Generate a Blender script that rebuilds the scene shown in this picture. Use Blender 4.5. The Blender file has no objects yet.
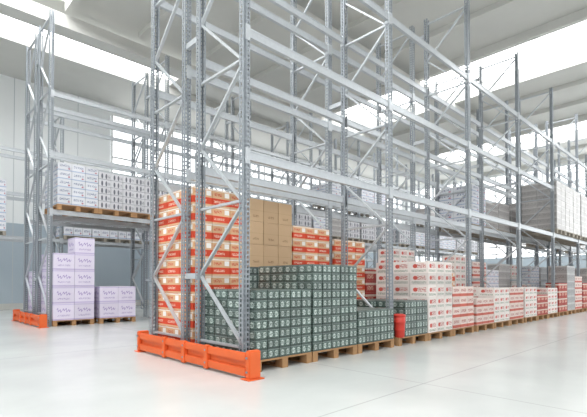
import bpy, bmesh, math, random
from mathutils import Vector, Matrix
random.seed(7)
S=bpy.context.scene
COL=S.collection
try:
    S.view_settings.view_transform='Standard'
    S.view_settings.look='None'
except Exception as e: print(e)

def lin(h):
    h=h.lstrip('#'); c=[int(h[i:i+2],16)/255 for i in (0,2,4)]
    return tuple([(v/12.92 if v<=.04045 else ((v+.055)/1.055)**2.4) for v in c]+[1.0])

# ---------------- materials ----------------
def newmat(name):
    m=bpy.data.materials.new(name); m.use_nodes=True
    nt=m.node_tree; b=nt.nodes['Principled BSDF']
    return m,nt,b
def mth(nt,op,a,b=None,c=None):
    n=nt.nodes.new('ShaderNodeMath'); n.operation=op
    for i,v in enumerate((a,b,c)):
        if v is None: continue
        if isinstance(v,(int,float)): n.inputs[i].default_value=v
        else: nt.links.new(v,n.inputs[i])
    return n.outputs[0]
def mix(nt,fac,a,b):
    n=nt.nodes.new('ShaderNodeMix'); n.data_type='RGBA'
    def s(i,v):
        if isinstance(v,(tuple,list)): n.inputs[i].default_value=v
        elif isinstance(v,(int,float)): n.inputs[i].default_value=v
        else: nt.links.new(v,n.inputs[i])
    s(0,fac); s(6,a); s(7,b)
    return n.outputs[2]
def noise(nt,vec,scale,detail=2):
    n=nt.nodes.new('ShaderNodeTexNoise'); n.inputs['Scale'].default_value=scale; n.inputs['Detail'].default_value=detail
    if vec is not None: nt.links.new(vec,n.inputs['Vector'])
    return n.outputs['Fac']
def simple(name,hexc,rough=.6,metal=0.0,var=.12,scale=6,hex2=None):
    m,nt,b=newmat(name)
    tc=nt.nodes.new('ShaderNodeTexCoord')
    f=noise(nt,tc.outputs['Object'],scale,4)
    c=lin(hexc); c2=lin(hex2) if hex2 else tuple([v*(1-2*var) for v in c[:3]]+[1])
    nt.links.new(mix(nt,f,c,c2),b.inputs['Base Color'])
    b.inputs['Roughness'].default_value=rough; b.inputs['Metallic'].default_value=metal
    return m

GALV=simple('galvanised_steel','cacfd3',.35,.25,.1,25)
GALV_POST=simple('galvanised_steel_post','a0a7ad',.4,.22,.15,25)
ORANGE=simple('orange_paint','ea6a30',.55,0,.08,4)
WOOD=simple('pallet_wood','bb9064',.8,0,.2,9)
WOODG=simple('weathered_pallet_wood','aca497',.8,0,.15,9)
REDPL=simple('red_plastic','cf3a2c',.4,0,.05,4)
CONC=simple('precast_concrete','d2d2cd',.8,0,.05,1.2)
FRAMEM=simple('window_frame_paint','d8dada',.6,0,.02,1)  # bars of the added wall panes

def wall_mat():
    m,nt,b=newmat('wall_panels')
    g=nt.nodes.new('ShaderNodeNewGeometry'); s=nt.nodes.new('ShaderNodeSeparateXYZ')
    nt.links.new(g.outputs['Position'],s.inputs[0])
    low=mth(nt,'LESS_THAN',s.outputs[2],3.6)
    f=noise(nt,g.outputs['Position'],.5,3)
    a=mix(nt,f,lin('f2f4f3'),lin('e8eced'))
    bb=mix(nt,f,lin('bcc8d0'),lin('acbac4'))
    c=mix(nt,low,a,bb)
    mod=mth(nt,'MODULO',mth(nt,'ADD',s.outputs[0],mth(nt,'ADD',s.outputs[1],100.)),2.5)
    seam=mth(nt,'LESS_THAN',mod,.03)
    nt.links.new(mix(nt,seam,c,lin('c0c6c8')),b.inputs['Base Color'])
    b.inputs['Roughness'].default_value=.8
    return m
WALLP=wall_mat()

def floor_mat():
    m,nt,b=newmat('polished_concrete')
    g=nt.nodes.new('ShaderNodeNewGeometry'); s=nt.nodes.new('ShaderNodeSeparateXYZ')
    nt.links.new(g.outputs['Position'],s.inputs[0])
    f=noise(nt,g.outputs['Position'],.7,4); f2=noise(nt,g.outputs['Position'],2.6,3)
    a=mix(nt,f,lin('b2b5b3'),lin('dadddA'))
    a=mix(nt,mth(nt,'MULTIPLY',f2,.35),a,lin('b8bbb9'))
    jx=mth(nt,'LESS_THAN',mth(nt,'MODULO',mth(nt,'ADD',s.outputs[0],100.7),5.),.018)
    jy=mth(nt,'LESS_THAN',mth(nt,'MODULO',mth(nt,'ADD',s.outputs[1],97.6),5.),.018)
    j=mth(nt,'MAXIMUM',jx,jy)
    nt.links.new(mix(nt,mth(nt,'MULTIPLY',j,.35),a,lin('7c7c78')),b.inputs['Base Color'])
    b.inputs['Roughness'].default_value=.22
    return m
FLOOR=floor_mat()

def emis(name,col,st):
    m,nt,b=newmat(name)
    tc=nt.nodes.new('ShaderNodeTexCoord'); f=noise(nt,tc.outputs['Object'],.4,1)
    nt.links.new(mix(nt,f,col,(col[0]*.97,col[1]*.98,col[2],1)),b.inputs['Emission Color'])
    b.inputs['Emission Strength'].default_value=st
    b.inputs['Base Color'].default_value=(.9,.9,.9,1)
    return m
SKYL=emis('skylight_glazing',(1,1,1,1),6.2)
WALL_GLOW=emis('daylight_glazing',(.97,.99,1,1),1.6)  # glow of the added wall panes, washes out the far end

def printed(name,base,marks,rough=.6,rnd=.10,film=False):
    m,nt,b=newmat(name)
    tc=nt.nodes.new('ShaderNodeTexCoord'); s=nt.nodes.new('ShaderNodeSeparateXYZ')
    nt.links.new(tc.outputs['UV'],s.inputs[0]); u,v=s.outputs[0],s.outputs[1]
    oi=nt.nodes.new('ShaderNodeObjectInfo')
    off=mth(nt,'MULTIPLY',oi.outputs['Random'],37.)
    col=lin(base)
    nf=noise(nt,tc.outputs['Object'],5,3)
    col=mix(nt,mth(nt,'MULTIPLY',nf,.25),col,tuple([x*.75 for x in lin(base)[:3]]+[1]))
    for mk in marks:
        kind,cu,cv,ru,rv,c=mk[:6]
        if kind=='rect' or kind=='text':
            k=mth(nt,'MULTIPLY',mth(nt,'COMPARE',u,cu,ru),mth(nt,'COMPARE',v,cv,rv))
            if kind=='text':
                sc=nt.nodes.new('ShaderNodeCombineXYZ')
                nt.links.new(mth(nt,'ADD',mth(nt,'MULTIPLY',u,mk[6]),off),sc.inputs[0])
                nt.links.new(mth(nt,'MULTIPLY',v,mk[6]*.6),sc.inputs[1])
                k=mth(nt,'MULTIPLY',k,mth(nt,'GREATER_THAN',noise(nt,sc.outputs[0],1.0,1),.5))
        elif kind=='script':
            us=mth(nt,'SUBTRACT',u,mth(nt,'MULTIPLY',v,.25))
            w1=mth(nt,'MULTIPLY',mth(nt,'SINE',mth(nt,'MULTIPLY',us,mk[6])),rv*.7)
            w2=mth(nt,'MULTIPLY',mth(nt,'SINE',mth(nt,'ADD',mth(nt,'MULTIPLY',us,mk[6]*.37),1.3)),rv*.5)
            d=mth(nt,'ABSOLUTE',mth(nt,'SUBTRACT',mth(nt,'SUBTRACT',v,cv),mth(nt,'ADD',w1,w2)))
            k=mth(nt,'MULTIPLY',mth(nt,'LESS_THAN',d,.04),mth(nt,'COMPARE',u,cu,ru))
        else:
            a=mth(nt,'POWER',mth(nt,'ABSOLUTE',mth(nt,'DIVIDE',mth(nt,'SUBTRACT',u,cu),ru)),2)
            d=mth(nt,'DIVIDE',mth(nt,'SUBTRACT',v,cv),rv)
            k=mth(nt,'LESS_THAN',mth(nt,'ADD',a,mth(nt,'MULTIPLY',d,d)),1.0)
        col=mix(nt,k,col,lin(c))
    hsv=nt.nodes.new('ShaderNodeHueSaturation')
    nt.links.new(col,hsv.inputs['Color'])
    nt.links.new(mth(nt,'ADD',mth(nt,'MULTIPLY',oi.outputs['Random'],rnd*2),1-rnd),hsv.inputs['Value'])
    nt.links.new(hsv.outputs[0],b.inputs['Base Color'])
    b.inputs['Roughness'].default_value=rough
    if film:
        b.inputs['Coat Weight'].default_value=.5; b.inputs['Coat Roughness'].default_value=.12
    return m
PR={}
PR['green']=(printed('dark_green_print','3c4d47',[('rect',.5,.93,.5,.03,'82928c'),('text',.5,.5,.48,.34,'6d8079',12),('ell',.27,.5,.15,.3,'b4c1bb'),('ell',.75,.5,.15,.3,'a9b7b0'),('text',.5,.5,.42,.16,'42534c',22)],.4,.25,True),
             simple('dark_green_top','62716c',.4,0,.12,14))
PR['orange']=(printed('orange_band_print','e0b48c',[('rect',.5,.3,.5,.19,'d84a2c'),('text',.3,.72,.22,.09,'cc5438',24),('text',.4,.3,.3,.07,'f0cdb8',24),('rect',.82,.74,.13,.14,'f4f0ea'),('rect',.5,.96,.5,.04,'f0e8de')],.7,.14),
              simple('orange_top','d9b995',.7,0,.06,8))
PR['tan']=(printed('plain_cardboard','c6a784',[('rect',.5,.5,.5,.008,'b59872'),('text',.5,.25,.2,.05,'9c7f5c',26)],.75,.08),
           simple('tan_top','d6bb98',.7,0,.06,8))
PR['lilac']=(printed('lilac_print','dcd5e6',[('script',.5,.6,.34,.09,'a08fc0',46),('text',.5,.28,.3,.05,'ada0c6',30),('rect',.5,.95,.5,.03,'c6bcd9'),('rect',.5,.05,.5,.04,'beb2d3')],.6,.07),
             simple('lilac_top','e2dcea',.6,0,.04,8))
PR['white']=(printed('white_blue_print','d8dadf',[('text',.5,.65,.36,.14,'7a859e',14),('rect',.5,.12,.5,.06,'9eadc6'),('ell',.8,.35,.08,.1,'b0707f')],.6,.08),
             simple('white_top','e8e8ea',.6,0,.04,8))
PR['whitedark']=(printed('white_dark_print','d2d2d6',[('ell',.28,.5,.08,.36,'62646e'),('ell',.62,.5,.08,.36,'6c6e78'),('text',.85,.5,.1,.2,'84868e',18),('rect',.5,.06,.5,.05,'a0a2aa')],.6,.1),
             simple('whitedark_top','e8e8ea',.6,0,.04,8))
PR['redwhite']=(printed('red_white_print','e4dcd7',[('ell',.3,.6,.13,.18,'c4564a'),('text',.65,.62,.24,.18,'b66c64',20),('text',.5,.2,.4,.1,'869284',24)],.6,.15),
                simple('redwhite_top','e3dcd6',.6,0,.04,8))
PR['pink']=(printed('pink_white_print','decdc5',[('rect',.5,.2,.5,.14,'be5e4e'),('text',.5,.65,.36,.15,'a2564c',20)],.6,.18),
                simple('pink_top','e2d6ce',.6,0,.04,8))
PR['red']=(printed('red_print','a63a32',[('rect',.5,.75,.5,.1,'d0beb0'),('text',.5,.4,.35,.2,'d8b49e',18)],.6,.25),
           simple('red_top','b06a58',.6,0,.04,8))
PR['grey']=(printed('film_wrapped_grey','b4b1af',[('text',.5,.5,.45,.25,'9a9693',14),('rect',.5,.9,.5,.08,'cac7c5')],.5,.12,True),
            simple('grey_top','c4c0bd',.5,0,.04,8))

# ---------------- mesh helpers ----------------
def bx(bm,x0,x1,y0,y1,z0,z1,ms=0,mt=None):
    uvl=bm.loops.layers.uv.verify()
    if mt is None: mt=ms
    V=[bm.verts.new(p) for p in ((x0,y0,z0),(x1,y0,z0),(x1,y1,z0),(x0,y1,z0),(x0,y0,z1),(x1,y0,z1),(x1,y1,z1),(x0,y1,z1))]
    for idx,mi in (((0,1,5,4),ms),((1,2,6,5),ms),((2,3,7,6),ms),((3,0,4,7),ms),((4,5,6,7),mt),((3,2,1,0),mt)):
        f=bm.faces.new([V[i] for i in idx]); f.material_index=mi
        for l,uv in zip(f.loops,((0,0),(1,0),(1,1),(0,1))): l[uvl].uv=uv
    return V
def me_from(bm,name,mats):
    me=bpy.data.meshes.new(name); bm.to_mesh(me); bm.free()
    for m in mats: me.materials.append(m)
    return me
def ob(name,me,loc=(0,0,0),parent=None,rz=0,label=None,cat=None,group=None,kind=None):
    o=bpy.data.objects.new(name,me); COL.objects.link(o)
    o.location=loc; o.rotation_euler=(0,0,rz)
    if parent is not None: o.parent=parent
    if label: o['label']=label
    if cat: o['category']=cat
    if group: o['group']=group
    if kind: o['kind']=kind
    return o

# ---------------- room ----------------
bm=bmesh.new(); bx(bm,-9,34,-9,21,-.2,0); ob('floor',me_from(bm,'floor',[FLOOR]),kind='structure')
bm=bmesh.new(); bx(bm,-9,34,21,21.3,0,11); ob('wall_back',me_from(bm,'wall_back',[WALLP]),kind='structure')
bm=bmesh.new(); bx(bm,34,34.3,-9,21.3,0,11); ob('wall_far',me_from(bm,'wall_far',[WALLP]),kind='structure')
bm=bmesh.new(); bx(bm,-9,34,20.95,21,0,.25); ob('baseboard_back',me_from(bm,'bb',[CONC]),kind='structure')
H=9.5
bm=bmesh.new()
sky=[(-6,-3),(1,4),(16,19),(26,29)]  # first two strips are unseen, added to light the near area
YS=14.2; XB=2.6; XE=9.0
xs=[-9]+[v for p in sky for v in p]+[34]
for i in range(0,len(xs),2):
    a,b=xs[i],xs[i+1]
    bx(bm,a,b,-9,YS,H+.2,H+.45)
    bx(bm,a,a+.2,-9,YS,H-.1,H+.2); bx(bm,b-.2,b,-9,YS,H-.1,H+.2)
    n=max(1,round((b-a)/2.4))
    for k in range(1,n):
        x=a+(b-a)*k/n; bx(bm,x-.08,x+.08,-9,YS,H+.02,H+.2)
bx(bm,-9,34,YS,15,H+.2,H+.45); bx(bm,-9,34,17.2,21,H+.2,H+.45)
bx(bm,XE,34,15,17.2,H+.2,H+.45); bx(bm,-9,XB,15,17.2,H+.2,H+.45)
bx(bm,-9,34,17.2,17.4,H-.1,H+.2)
ob('ceiling',me_from(bm,'ceiling',[CONC]),kind='structure')
wn=0
for a,b in sky:
    wn+=1; bm=bmesh.new(); bx(bm,a,b,-9,YS,H+.46,H+.5); ob('window_%d'%wn,me_from(bm,'skylight',[SKYL]),kind='structure')
wn+=1; bm=bmesh.new(); bx(bm,XB,XE,15,17.2,H+.46,H+.5); ob('window_%d'%wn,me_from(bm,'skylight',[SKYL]),kind='structure')
wn+=1; bm=bmesh.new()  # glowing strip added to the back wall for glare
x=8
bx(bm,8,33.8,20.97,20.99,4.6,9.2,0)
while x<33.9: bx(bm,x,x+.08,20.93,20.995,4.59,9.21,1); x+=1.6
bx(bm,8,33.8,20.92,20.996,7.15,7.23,1)
ob('window_%d'%wn,me_from(bm,'window',[WALL_GLOW,FRAMEM]),kind='structure')
wn+=1; bm=bmesh.new(); bx(bm,33.96,33.99,-8,20,3.0,9.2,0)  # far wall: large glowing panes added to brighten the background
y=-8
while y<20: bx(bm,33.9,33.995,y,y+.08,2.99,9.21,1); y+=1.6
ob('window_%d'%wn,me_from(bm,'window',[WALL_GLOW,FRAMEM]),kind='structure')
for i,y in enumerate((9.0,14.3)):
    bm=bmesh.new(); bx(bm,-9,34,y,y+.35,H-.48,H-.12); bx(bm,-9,34,y-.12,y+.47,H-.6,H-.481)
    ob('trim_%d'%(i+1),me_from(bm,'girder',[CONC]),kind='structure')

# ---------------- racking ----------------
FD=1.1; ND=8; Z0=.32; BAY=3.2
def post_mesh(PH):
    bm=bmesh.new(); W=.053; D=.085
    rows=[]; z=.0
    while z<PH-1e-6:
        rows.append((z,z+.022,False)); rows.append((z+.022,min(z+.06,PH),True)); z+=.06
    def strip(fn,cuts,holes):
        for (a,b,h) in rows:
            for i in range(len(cuts)-1):
                if h and i in holes: continue
                bm.faces.new([bm.verts.new(fn(cuts[i],a)),bm.verts.new(fn(cuts[i+1],a)),bm.verts.new(fn(cuts[i+1],b)),bm.verts.new(fn(cuts[i],b))])
    strip(lambda t,z:(t,0,z),[-W,-.038,-.014,.014,.038,W],{1,3})
    strip(lambda t,z:(-W,t,z),[0,.028,.055,D],{1})
    strip(lambda t,z:(W,t,z),[0,.028,.055,D],{1})
    for s in (-1,1):
        f=[(s*W,D,0),(s*(W-.025),D,0),(s*(W-.025),D,PH),(s*W,D,PH)]
        bm.faces.new([bm.verts.new(p) for p in f])
    bmesh.ops.remove_doubles(bm,verts=bm.verts,dist=1e-5)
    return me_from(bm,'post',[GALV_POST])
bm=bmesh.new(); bx(bm,-.07,.07,-.03,.12,0,.01); bx(bm,-.02,.02,-.02,.0,.01,.025)
FOOT=me_from(bm,'foot_plate',[GALV_POST])
def bar(bm,p,q,w=.046,d=.03):
    p=Vector(p);q=Vector(q); dr=(q-p); L=dr.length
    V=bx(bm,-d/2,d/2,-w/2,w/2,0,L)
    rot=dr.to_track_quat('Z','X').to_matrix().to_4x4()
    bmesh.ops.transform(bm,matrix=Matrix.Translation(p)@rot,verts=V)
bm=bmesh.new(); bar(bm,(0,.05,0),(0,FD-.05,0)); HB=me_from(bm,'horizontal_brace',[GALV])
SETS={}
def brace_set(PH):
    if PH in SETS: return SETS[PH]
    ST=(PH-.15-Z0)/ND; DI=[]
    for up in (0,1):
        bm=bmesh.new(); a,b=(.05,FD-.05) if up==0 else (FD-.05,.05)
        bar(bm,(0,a,0),(0,b,ST)); DI.append(me_from(bm,'diagonal_brace',[GALV]))
    bm=bmesh.new()
    for k in range(ND):
        a,b=(.05,FD-.05) if k%2==0 else (FD-.05,.05)
        bar(bm,(0,a,Z0+k*ST),(0,b,Z0+(k+1)*ST))
    SETS[PH]=(post_mesh(PH),ST,DI,me_from(bm,'bracing',[GALV]))
    return SETS[PH]
def beam_mesh():
    bm=bmesh.new(); L=BAY-.106
    bx(bm,.006,L-.006,-.022,.022,-.042,.042)
    bx(bm,.006,L-.006,-.028,.028,.042,.058)
    bx(bm,.006,L-.006,-.028,.028,-.058,-.042)
    for a,b in ((0,.006),(L-.006,L)): bx(bm,a,b,-.035,.035,-.11,.085)
    for a,b in ((-.075,0),(L,L+.075)): bx(bm,a,b,-.0415,-.0365,-.11,.085)
    return me_from(bm,'beam',[GALV])
BEAM=beam_mesh()
def rack(x0,ys,nb,label,split_from,PH,LEV=(2.70,4.25,5.8)):
    POST,ST,DI,LAT=brace_set(PH)
    root=ob('pallet_rack',None,(x0,ys[0],0),label=label,cat='storage rack',group='galvanised pallet racks')
    for i in range(nb+1):
        for y in ys:
            fr=ob('upright_frame',None,(i*BAY,y-ys[0],0),parent=root)
            ob('post',POST,(0,0,0),parent=fr)
            ob('post',POST,(0,FD,0),parent=fr,rz=math.pi)
            ob('foot_plate',FOOT,(0,0,0),parent=fr); ob('foot_plate',FOOT,(0,FD,0),parent=fr,rz=math.pi)
            if i<split_from:
                for k in range(ND): ob('diagonal_brace',DI[k%2],(0,0,Z0+k*ST),parent=fr)
            else:
                ob('bracing',LAT,(0,0,0),parent=fr)
            for z in (.3,Z0+2*ST+.03,Z0+4*ST+.03,Z0+6*ST+.03,PH-.12): ob('horizontal_brace',HB,(0,0,z),parent=fr)
        if len(ys)==2:
            for z in (1.2,4.6,7.2):
                bm=bmesh.new(); bx(bm,-.03,.03,0,ys[1]-ys[0]-FD,-.04,.04)
                ob('row_spacer',me_from(bm,'row_spacer',[GALV]),(i*BAY,FD,z),parent=root)
    for i in range(nb):
        for y in ys:
            for yy,r in ((.0,0),(FD,1)):
                for z in LEV:
                    X=i*BAY+.053
                    if r==0: ob('beam',BEAM,(X,y-ys[0]+.036,z),parent=root)
                    else: ob('beam',BEAM,(X+BAY-.106,y-ys[0]+FD-.036,z),parent=root,rz=math.pi)
    return root
RX=3.27; RY=4.225; RY2=5.64
rack(RX,(RY,RY2),8,'tall double galvanised pallet rack with green and orange carton stacks',6,7.6)
LX=3.12; LY=12.1; LY2=13.5
rack(LX,(LY,LY2),8,'tall double galvanised pallet rack holding lilac carton stacks',6,8.1,(2.92,4.4,5.95))
QX=1.75; QY=17.7
rack(QX,(QY,),8,'tall single galvanised pallet rack standing along the wall',9,7.6)

# ---------------- end guards ----------------
def guard(x,y0,y1):
    L=y1-y0
    r=ob('rack_end_guard',None,(x,y0,0),label='orange steel guard rail bolted to floor at rack end',cat='guard rail',group='orange rack end guards')
    def part(n,*boxes,mat=ORANGE,bev=.012):
        bm=bmesh.new()
        for b in boxes: bx(bm,*b)
        if bev: bmesh.ops.bevel(bm,geom=list(bm.edges),offset=bev,segments=2,affect='EDGES')
        ob(n,me_from(bm,n,[mat]),(0,0,0),parent=r)
    part('end_post',(-.02,.15,0,.08,.012,.33))
    part('end_post',(-.02,.15,L-.08,L,.012,.33))
    part('upper_rail',(-.015,.03,.08,L-.08,.2,.3))
    part('lower_rail',(-.015,.03,.08,L-.08,.03,.13))
    part('back_plate',(.03,.045,.08,L-.08,.02,.29),bev=.002)
    part('base_plate',(-.05,.18,-.03,.13,0,.012),bev=.002)
    part('base_plate',(-.05,.18,L-.13,L+.03,0,.012),bev=.002)
    for yy in (.9,L/2,L-.9):
        part('bracket',(-.03,.03,yy-.04,yy+.04,.015,.31),bev=.004)
    for yy in (.04,L-.04,.9,L/2,L-.9):
        for zz in (.09,.25):
            bm=bmesh.new()
            bmesh.ops.create_cone(bm,cap_ends=True,segments=6,radius1=.014,radius2=.012,depth=.014,matrix=Matrix.Translation((-.03,yy,zz))@Matrix.Rotation(math.pi/2,4,'Y'))
            ob('bolt',me_from(bm,'bolt',[GALV_POST]),(0,0,0),parent=r)
guard(3.03,3.83,6.75)
guard(2.86,11.85,14.75)

# ---------------- pallets ----------------
PX,PY,PZ=1.0,1.2,.144
def pallet_deck(bm):
    n=7; w=.115
    for i in range(n):
        y=(PY-w)*i/(n-1); bx(bm,0,PX,y,y+w,.122,PZ)
    for x in (0,PX/2-.05,PX-.1): bx(bm,x+.001,x+.099,.001,PY-.001,.1,.1219)
def skid(bm,x):
    bx(bm,x,x+.1,0,PY,0,.022)
    for y in (0,PY/2-.07,PY-.14): bx(bm,x,x+.1,y,y+.14,.022,.0999)
bm=bmesh.new(); pallet_deck(bm); DECK=me_from(bm,'wooden_pallet',[WOOD])
bm=bmesh.new(); skid(bm,0); SKID=me_from(bm,'skid',[WOOD])
def pfull(mat):
    bm=bmesh.new(); pallet_deck(bm)
    for x in (0,PX/2-.05,PX-.1): skid(bm,x)
    return me_from(bm,'wooden_pallet_full',[mat])
PFULL=pfull(WOOD); PGREY=pfull(WOODG)
def pallet(x,y,z,near):
    p=ob('wooden_pallet',DECK if near else (PGREY if z>1 else PFULL),(x,y,z),label=('weathered grey wood pallet on rack beams' if (z>1 and not near) else 'light wood shipping pallet under stacked cartons'),cat='pallet',group='wooden pallets in the racks')
    if near:
        for xx in (0,PX/2-.05,PX-.1): ob('skid',SKID,(xx,0,0),parent=p)

# ---------------- cartons ----------------
CM={}
def carton_mesh(kind,sx,sy,sz):
    key=(kind,sx,sy,sz)
    if key in CM: return CM[key]
    g=.003
    bm=bmesh.new()
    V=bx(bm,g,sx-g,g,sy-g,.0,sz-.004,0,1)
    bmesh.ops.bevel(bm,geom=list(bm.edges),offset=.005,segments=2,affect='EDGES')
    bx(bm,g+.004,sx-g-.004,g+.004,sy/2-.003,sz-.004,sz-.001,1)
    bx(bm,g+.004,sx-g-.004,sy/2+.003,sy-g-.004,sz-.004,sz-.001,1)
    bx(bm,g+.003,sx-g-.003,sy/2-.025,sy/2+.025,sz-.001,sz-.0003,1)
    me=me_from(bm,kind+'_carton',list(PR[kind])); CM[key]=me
    return me
INFO={'green':('beverage_pack','dark green printed pack with pale round emblems','pack','dark green packs on pallets'),
 'orange':('carton','cardboard carton with orange-red printed band','carton','orange banded cartons'),
 'tan':('carton','plain tan cardboard carton on green packs','carton','plain tan cartons'),
 'lilac':('carton','pale lilac carton with purple script lettering','carton','lilac cartons'),
 'white':('carton','white carton with blue print on raised shelf','carton','white and blue cartons'),
 'whitedark':('carton','white carton with dark bottle print on shelf','carton','white and dark cartons'),
 'redwhite':('carton','small white carton with pale red print','carton','red and white cartons'),
 'pink':('carton','pale pink carton with red printed band','carton','pink cartons'),
 'red':('carton','deep red carton with cream band','carton','red cartons'),
 'grey':('carton','grey film-wrapped carton stacked on pallet','carton','grey wrapped cartons')}
CNT={}
STUFF={}
def stack(kind,x,y,z,nx,ny,nz,cz,faces='fl',skip=None,near=True,pal=True,stuff=False,kmin=0,base=None):
    if pal: pallet(x,y,z,near)
    sx,sy=PX/nx,PY/ny
    zb=z+PZ+.001 if base is None else base
    nm,lb,ct,gr=INFO[kind]
    me=None if stuff else carton_mesh(kind,sx,sy,cz)
    for k in range(nz):
        for i in range(nx):
            for j in range(ny):
                v=('f' in faces and j==0) or ('l' in faces and i==0) or ('t' in faces and k==nz-1) or ('r' in faces and i==nx-1) or ('L' in faces and i==0 and k>=kmin)
                if not v: continue
                if skip and skip(i,j,k): continue
                X=x+i*sx; Y=y+j*sy; Z=zb+k*cz
                if stuff:
                    b=STUFF.setdefault(kind,bmesh.new())
                    bx(b,X+.006,X+sx-.006,Y+.006,Y+sy-.006,Z,Z+cz-.004,0,1); continue
                o=ob(nm,me,(X+random.uniform(-.001,.001),Y+random.uniform(-.002,.002),Z),label=lb,cat=ct,group=gr)
                CNT[kind]=CNT.get(kind,0)+1
fy=4.12; by=5.58
A=(.06,1.085,2.11)
# bay 1
B=RX
stack('green',B+A[0],fy,0,5,4,7,.124,'flt')
stack('green',B+A[1],fy,0,5,4,10,.122,'fL',kmin=7)
stack('green',B+A[2],fy,0,5,4,4,.13,'ft')
stack('orange',B+A[0],by,0,3,3,9,.266,'fl')
stack('green',B+A[1],by,0,5,4,10,.122,'f')
stack('tan',B+A[1],by,0,3,3,3,.38,'fl',pal=False,base=PZ+10*.122+.002)
stack('orange',B+A[2],by,0,3,3,8,.25,'f')
# bay 2
B=RX+BAY
stack('orange',B+A[0],by,0,3,3,7,.262,'f')
stack('red',B+A[1],by,0,3,3,5,.25,'f',stuff=True)
stack('redwhite',B+A[2],by,0,3,3,8,.22,'f')
stack('green',B+A[0],fy,0,5,4,5,.126,'ftl',skip=lambda i,j,k:i==0 and j<2)
stack('redwhite',B+A[1],fy,0,3,3,6,.23,'fl')
stack('pink',B+A[2],fy,0,3,3,4,.22,'ft')
# bay 3
B=RX+2*BAY
stack('pink',B+A[0],fy,0,3,3,3,.2,'ft',stuff=True)
stack('redwhite',B+A[1],fy,0,3,3,4,.21,'ft',stuff=True)
stack('pink',B+A[2],fy,0,3,3,4,.21,'f',stuff=True)
stack('redwhite',B+A[0],by,0,2,2,4,.34,'fl',stuff=True); stack('orange',B+A[1],by,0,3,3,5,.25,'f',stuff=True); stack('redwhite',B+A[2],by,0,3,3,7,.25,'f',stuff=True)
B=RX+3*BAY
stack('redwhite',B+A[0],fy,0,3,3,4,.21,'f',stuff=True,near=False)
stack('red',B+A[1],fy,0,3,3,3,.2,'ft',near=False,stuff=True)
stack('redwhite',B+A[2],fy,0,3,3,4,.2,'ft',near=False,stuff=True)
for b in (4,5):
    B=RX+b*BAY
    stack('red',B+A[0],fy,0,3,3,4,.24,'f',near=False,stuff=True)
    stack('grey',B+A[1],fy,0,2,2,6,.26,'f',near=False,stuff=True)
    stack('pink',B+A[2],fy,0,3,3,5,.24,'f',near=False,stuff=True)
for b in range(4,6):
    for k in range(3):
        stack('grey',RX+b*BAY+A[k],fy+.03,2.759,2,2,8,.2,'fl' if (b==4 and k==0) else 'f',near=False,stuff=(b==5))
rr=random.Random(3)
for b in range(3,8):
    for k in range(3):
        if rr.random()<.8: stack('white' if (b+k)%3==0 else 'grey',RX+b*BAY+A[k],by,2.759,2,2,rr.choice((4,5,6)),rr.choice((.2,.23)),'fl',near=False,stuff=True)
        if b>4 and rr.random()<.55: stack(rr.choice(('grey','white')),RX+b*BAY+A[k],by,4.309,2,2,rr.choice((4,5)),.22,'fl',near=False,stuff=True)
        if b<7: stack(rr.choice(('red','redwhite','pink','white','grey')),RX+b*BAY+A[k],by,0,3,3,rr.choice((4,5,6,7)),.23,'f',near=False,stuff=True)
# rack on the other side of the aisle
ly=12.02; L1=2.979; L2=4.459
stack('lilac',3.18,ly,0,2,2,5,.43,'fl',skip=lambda i,j,k:i==0 and k==4)
stack('lilac',3.18,13.4,0,2,2,4,.43,'fl',skip=lambda i,j,k:i==0 and k==3)
stack('lilac',4.32,ly,0,2,2,2,.43,'flt')
stack('white',LX+A[0]+.08,ly,L1,3,3,5,.215,'fl')
stack('whitedark',LX+A[1]+.06,ly,L1,3,3,5,.2,'f')
stack('whitedark',LX+A[2]+.015,ly,L1,3,3,5,.2,'f')
for k in (0,1): stack('grey',LX+A[k+1],13.46,L1,2,2,3,.33,'fl',near=False,stuff=True)
for b in range(1,8):
    for k in range(3):
        X=LX+b*BAY+A[k]
        if rr.random()<.7: stack(rr.choice(('grey','white','whitedark')),X,ly,L1,2,2,rr.choice((3,4,5)),.24,'fl',near=False,stuff=True)
        if b>2 and rr.random()<.5: stack(rr.choice(('grey','white')),X,ly,L2,2,2,rr.choice((3,4)),.26,'fl',near=False,stuff=True)
        if b>1: stack(rr.choice(('redwhite','grey','pink','white')),X,ly,0,2,2,rr.choice((3,4,6)),.28,'fl',near=False,stuff=True)
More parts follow.
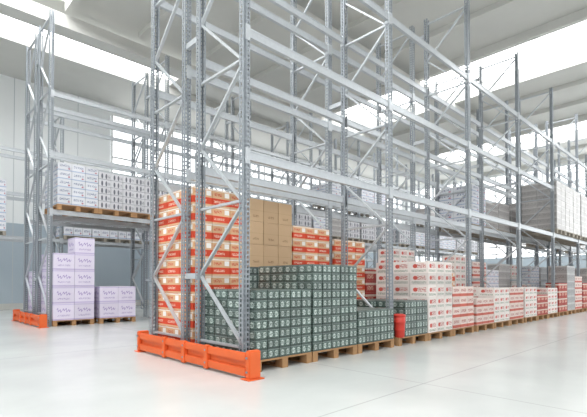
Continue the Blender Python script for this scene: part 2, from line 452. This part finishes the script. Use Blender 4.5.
# wall rack
stack('white',QX+.42,QY-.06,2.759,4,4,6,.3,'fl',near=False,stuff=True)
for b in range(1,3):
    for k in range(3):
        stack('white',QX+b*BAY+A[k],QY-.06,2.759,3,3,4,.32,'fl',near=False,stuff=True)
for kd,b in STUFF.items():
    nm,lb,ct,gr=INFO[kd]
    wd={'redwhite':'red and white','whitedark':'white and dark','tan':'tan cardboard'}.get(kd,kd)
    ob(nm,me_from(b,'distant_cartons',list(PR[kd])),label='many '+wd+' cartons stacked on pallets in racks',cat='cartons',kind='stuff')
# red drum
def lathe(prof,seg=28,s=.82):
    bm=bmesh.new(); rings=[]
    for r,z in prof:
        rings.append([bm.verts.new((s*r*math.cos(2*math.pi*i/seg),s*r*math.sin(2*math.pi*i/seg),s*z)) for i in range(seg)])
    for a,b in zip(rings,rings[1:]):
        for i in range(seg): 
            f=bm.faces.new((a[i],a[(i+1)%seg],b[(i+1)%seg],b[i])); f.smooth=True
    bm.faces.new(rings[0][::-1]); bm.faces.new(rings[-1])
    return bm
dr=ob('drum',me_from(lathe([(.095,0),(.1,.01),(.108,.14),(.114,.15),(.114,.165),(.11,.175),(.118,.31),(.126,.32),(.126,.335),(.121,.345),(.123,.46)]),'drum',[REDPL]),(6.615,4.16,PZ+.001),label='small red plastic drum on pallet beside green packs',cat='drum')
ob('lid',me_from(lathe([(.13,.445),(.132,.45),(.132,.475),(.12,.49),(.09,.5),(.088,.49)]),'lid',[REDPL]),(0,0,.0),parent=dr)
print('COUNTS',CNT)

# ---------------- camera ----------------
cd=bpy.data.cameras.new('camera'); cam=bpy.data.objects.new('camera',cd); COL.objects.link(cam)
cam.location=(0,0,1.1)
yaw=math.radians(46); t=math.radians(1)
d=Vector((math.cos(yaw)*math.cos(t),math.sin(yaw)*math.cos(t),math.sin(t)))
cam.rotation_euler=d.to_track_quat('-Z','Y').to_euler()
cd.sensor_width=36; cd.lens=36*430/587; cd.shift_y=67/587; cd.clip_end=200
S.camera=cam
# ---------------- world ----------------
w=bpy.data.worlds.new('world'); S.world=w; w.use_nodes=True
w.node_tree.nodes['Background'].inputs[0].default_value=(.96,.98,1,1)
w.node_tree.nodes['Background'].inputs[1].default_value=.98
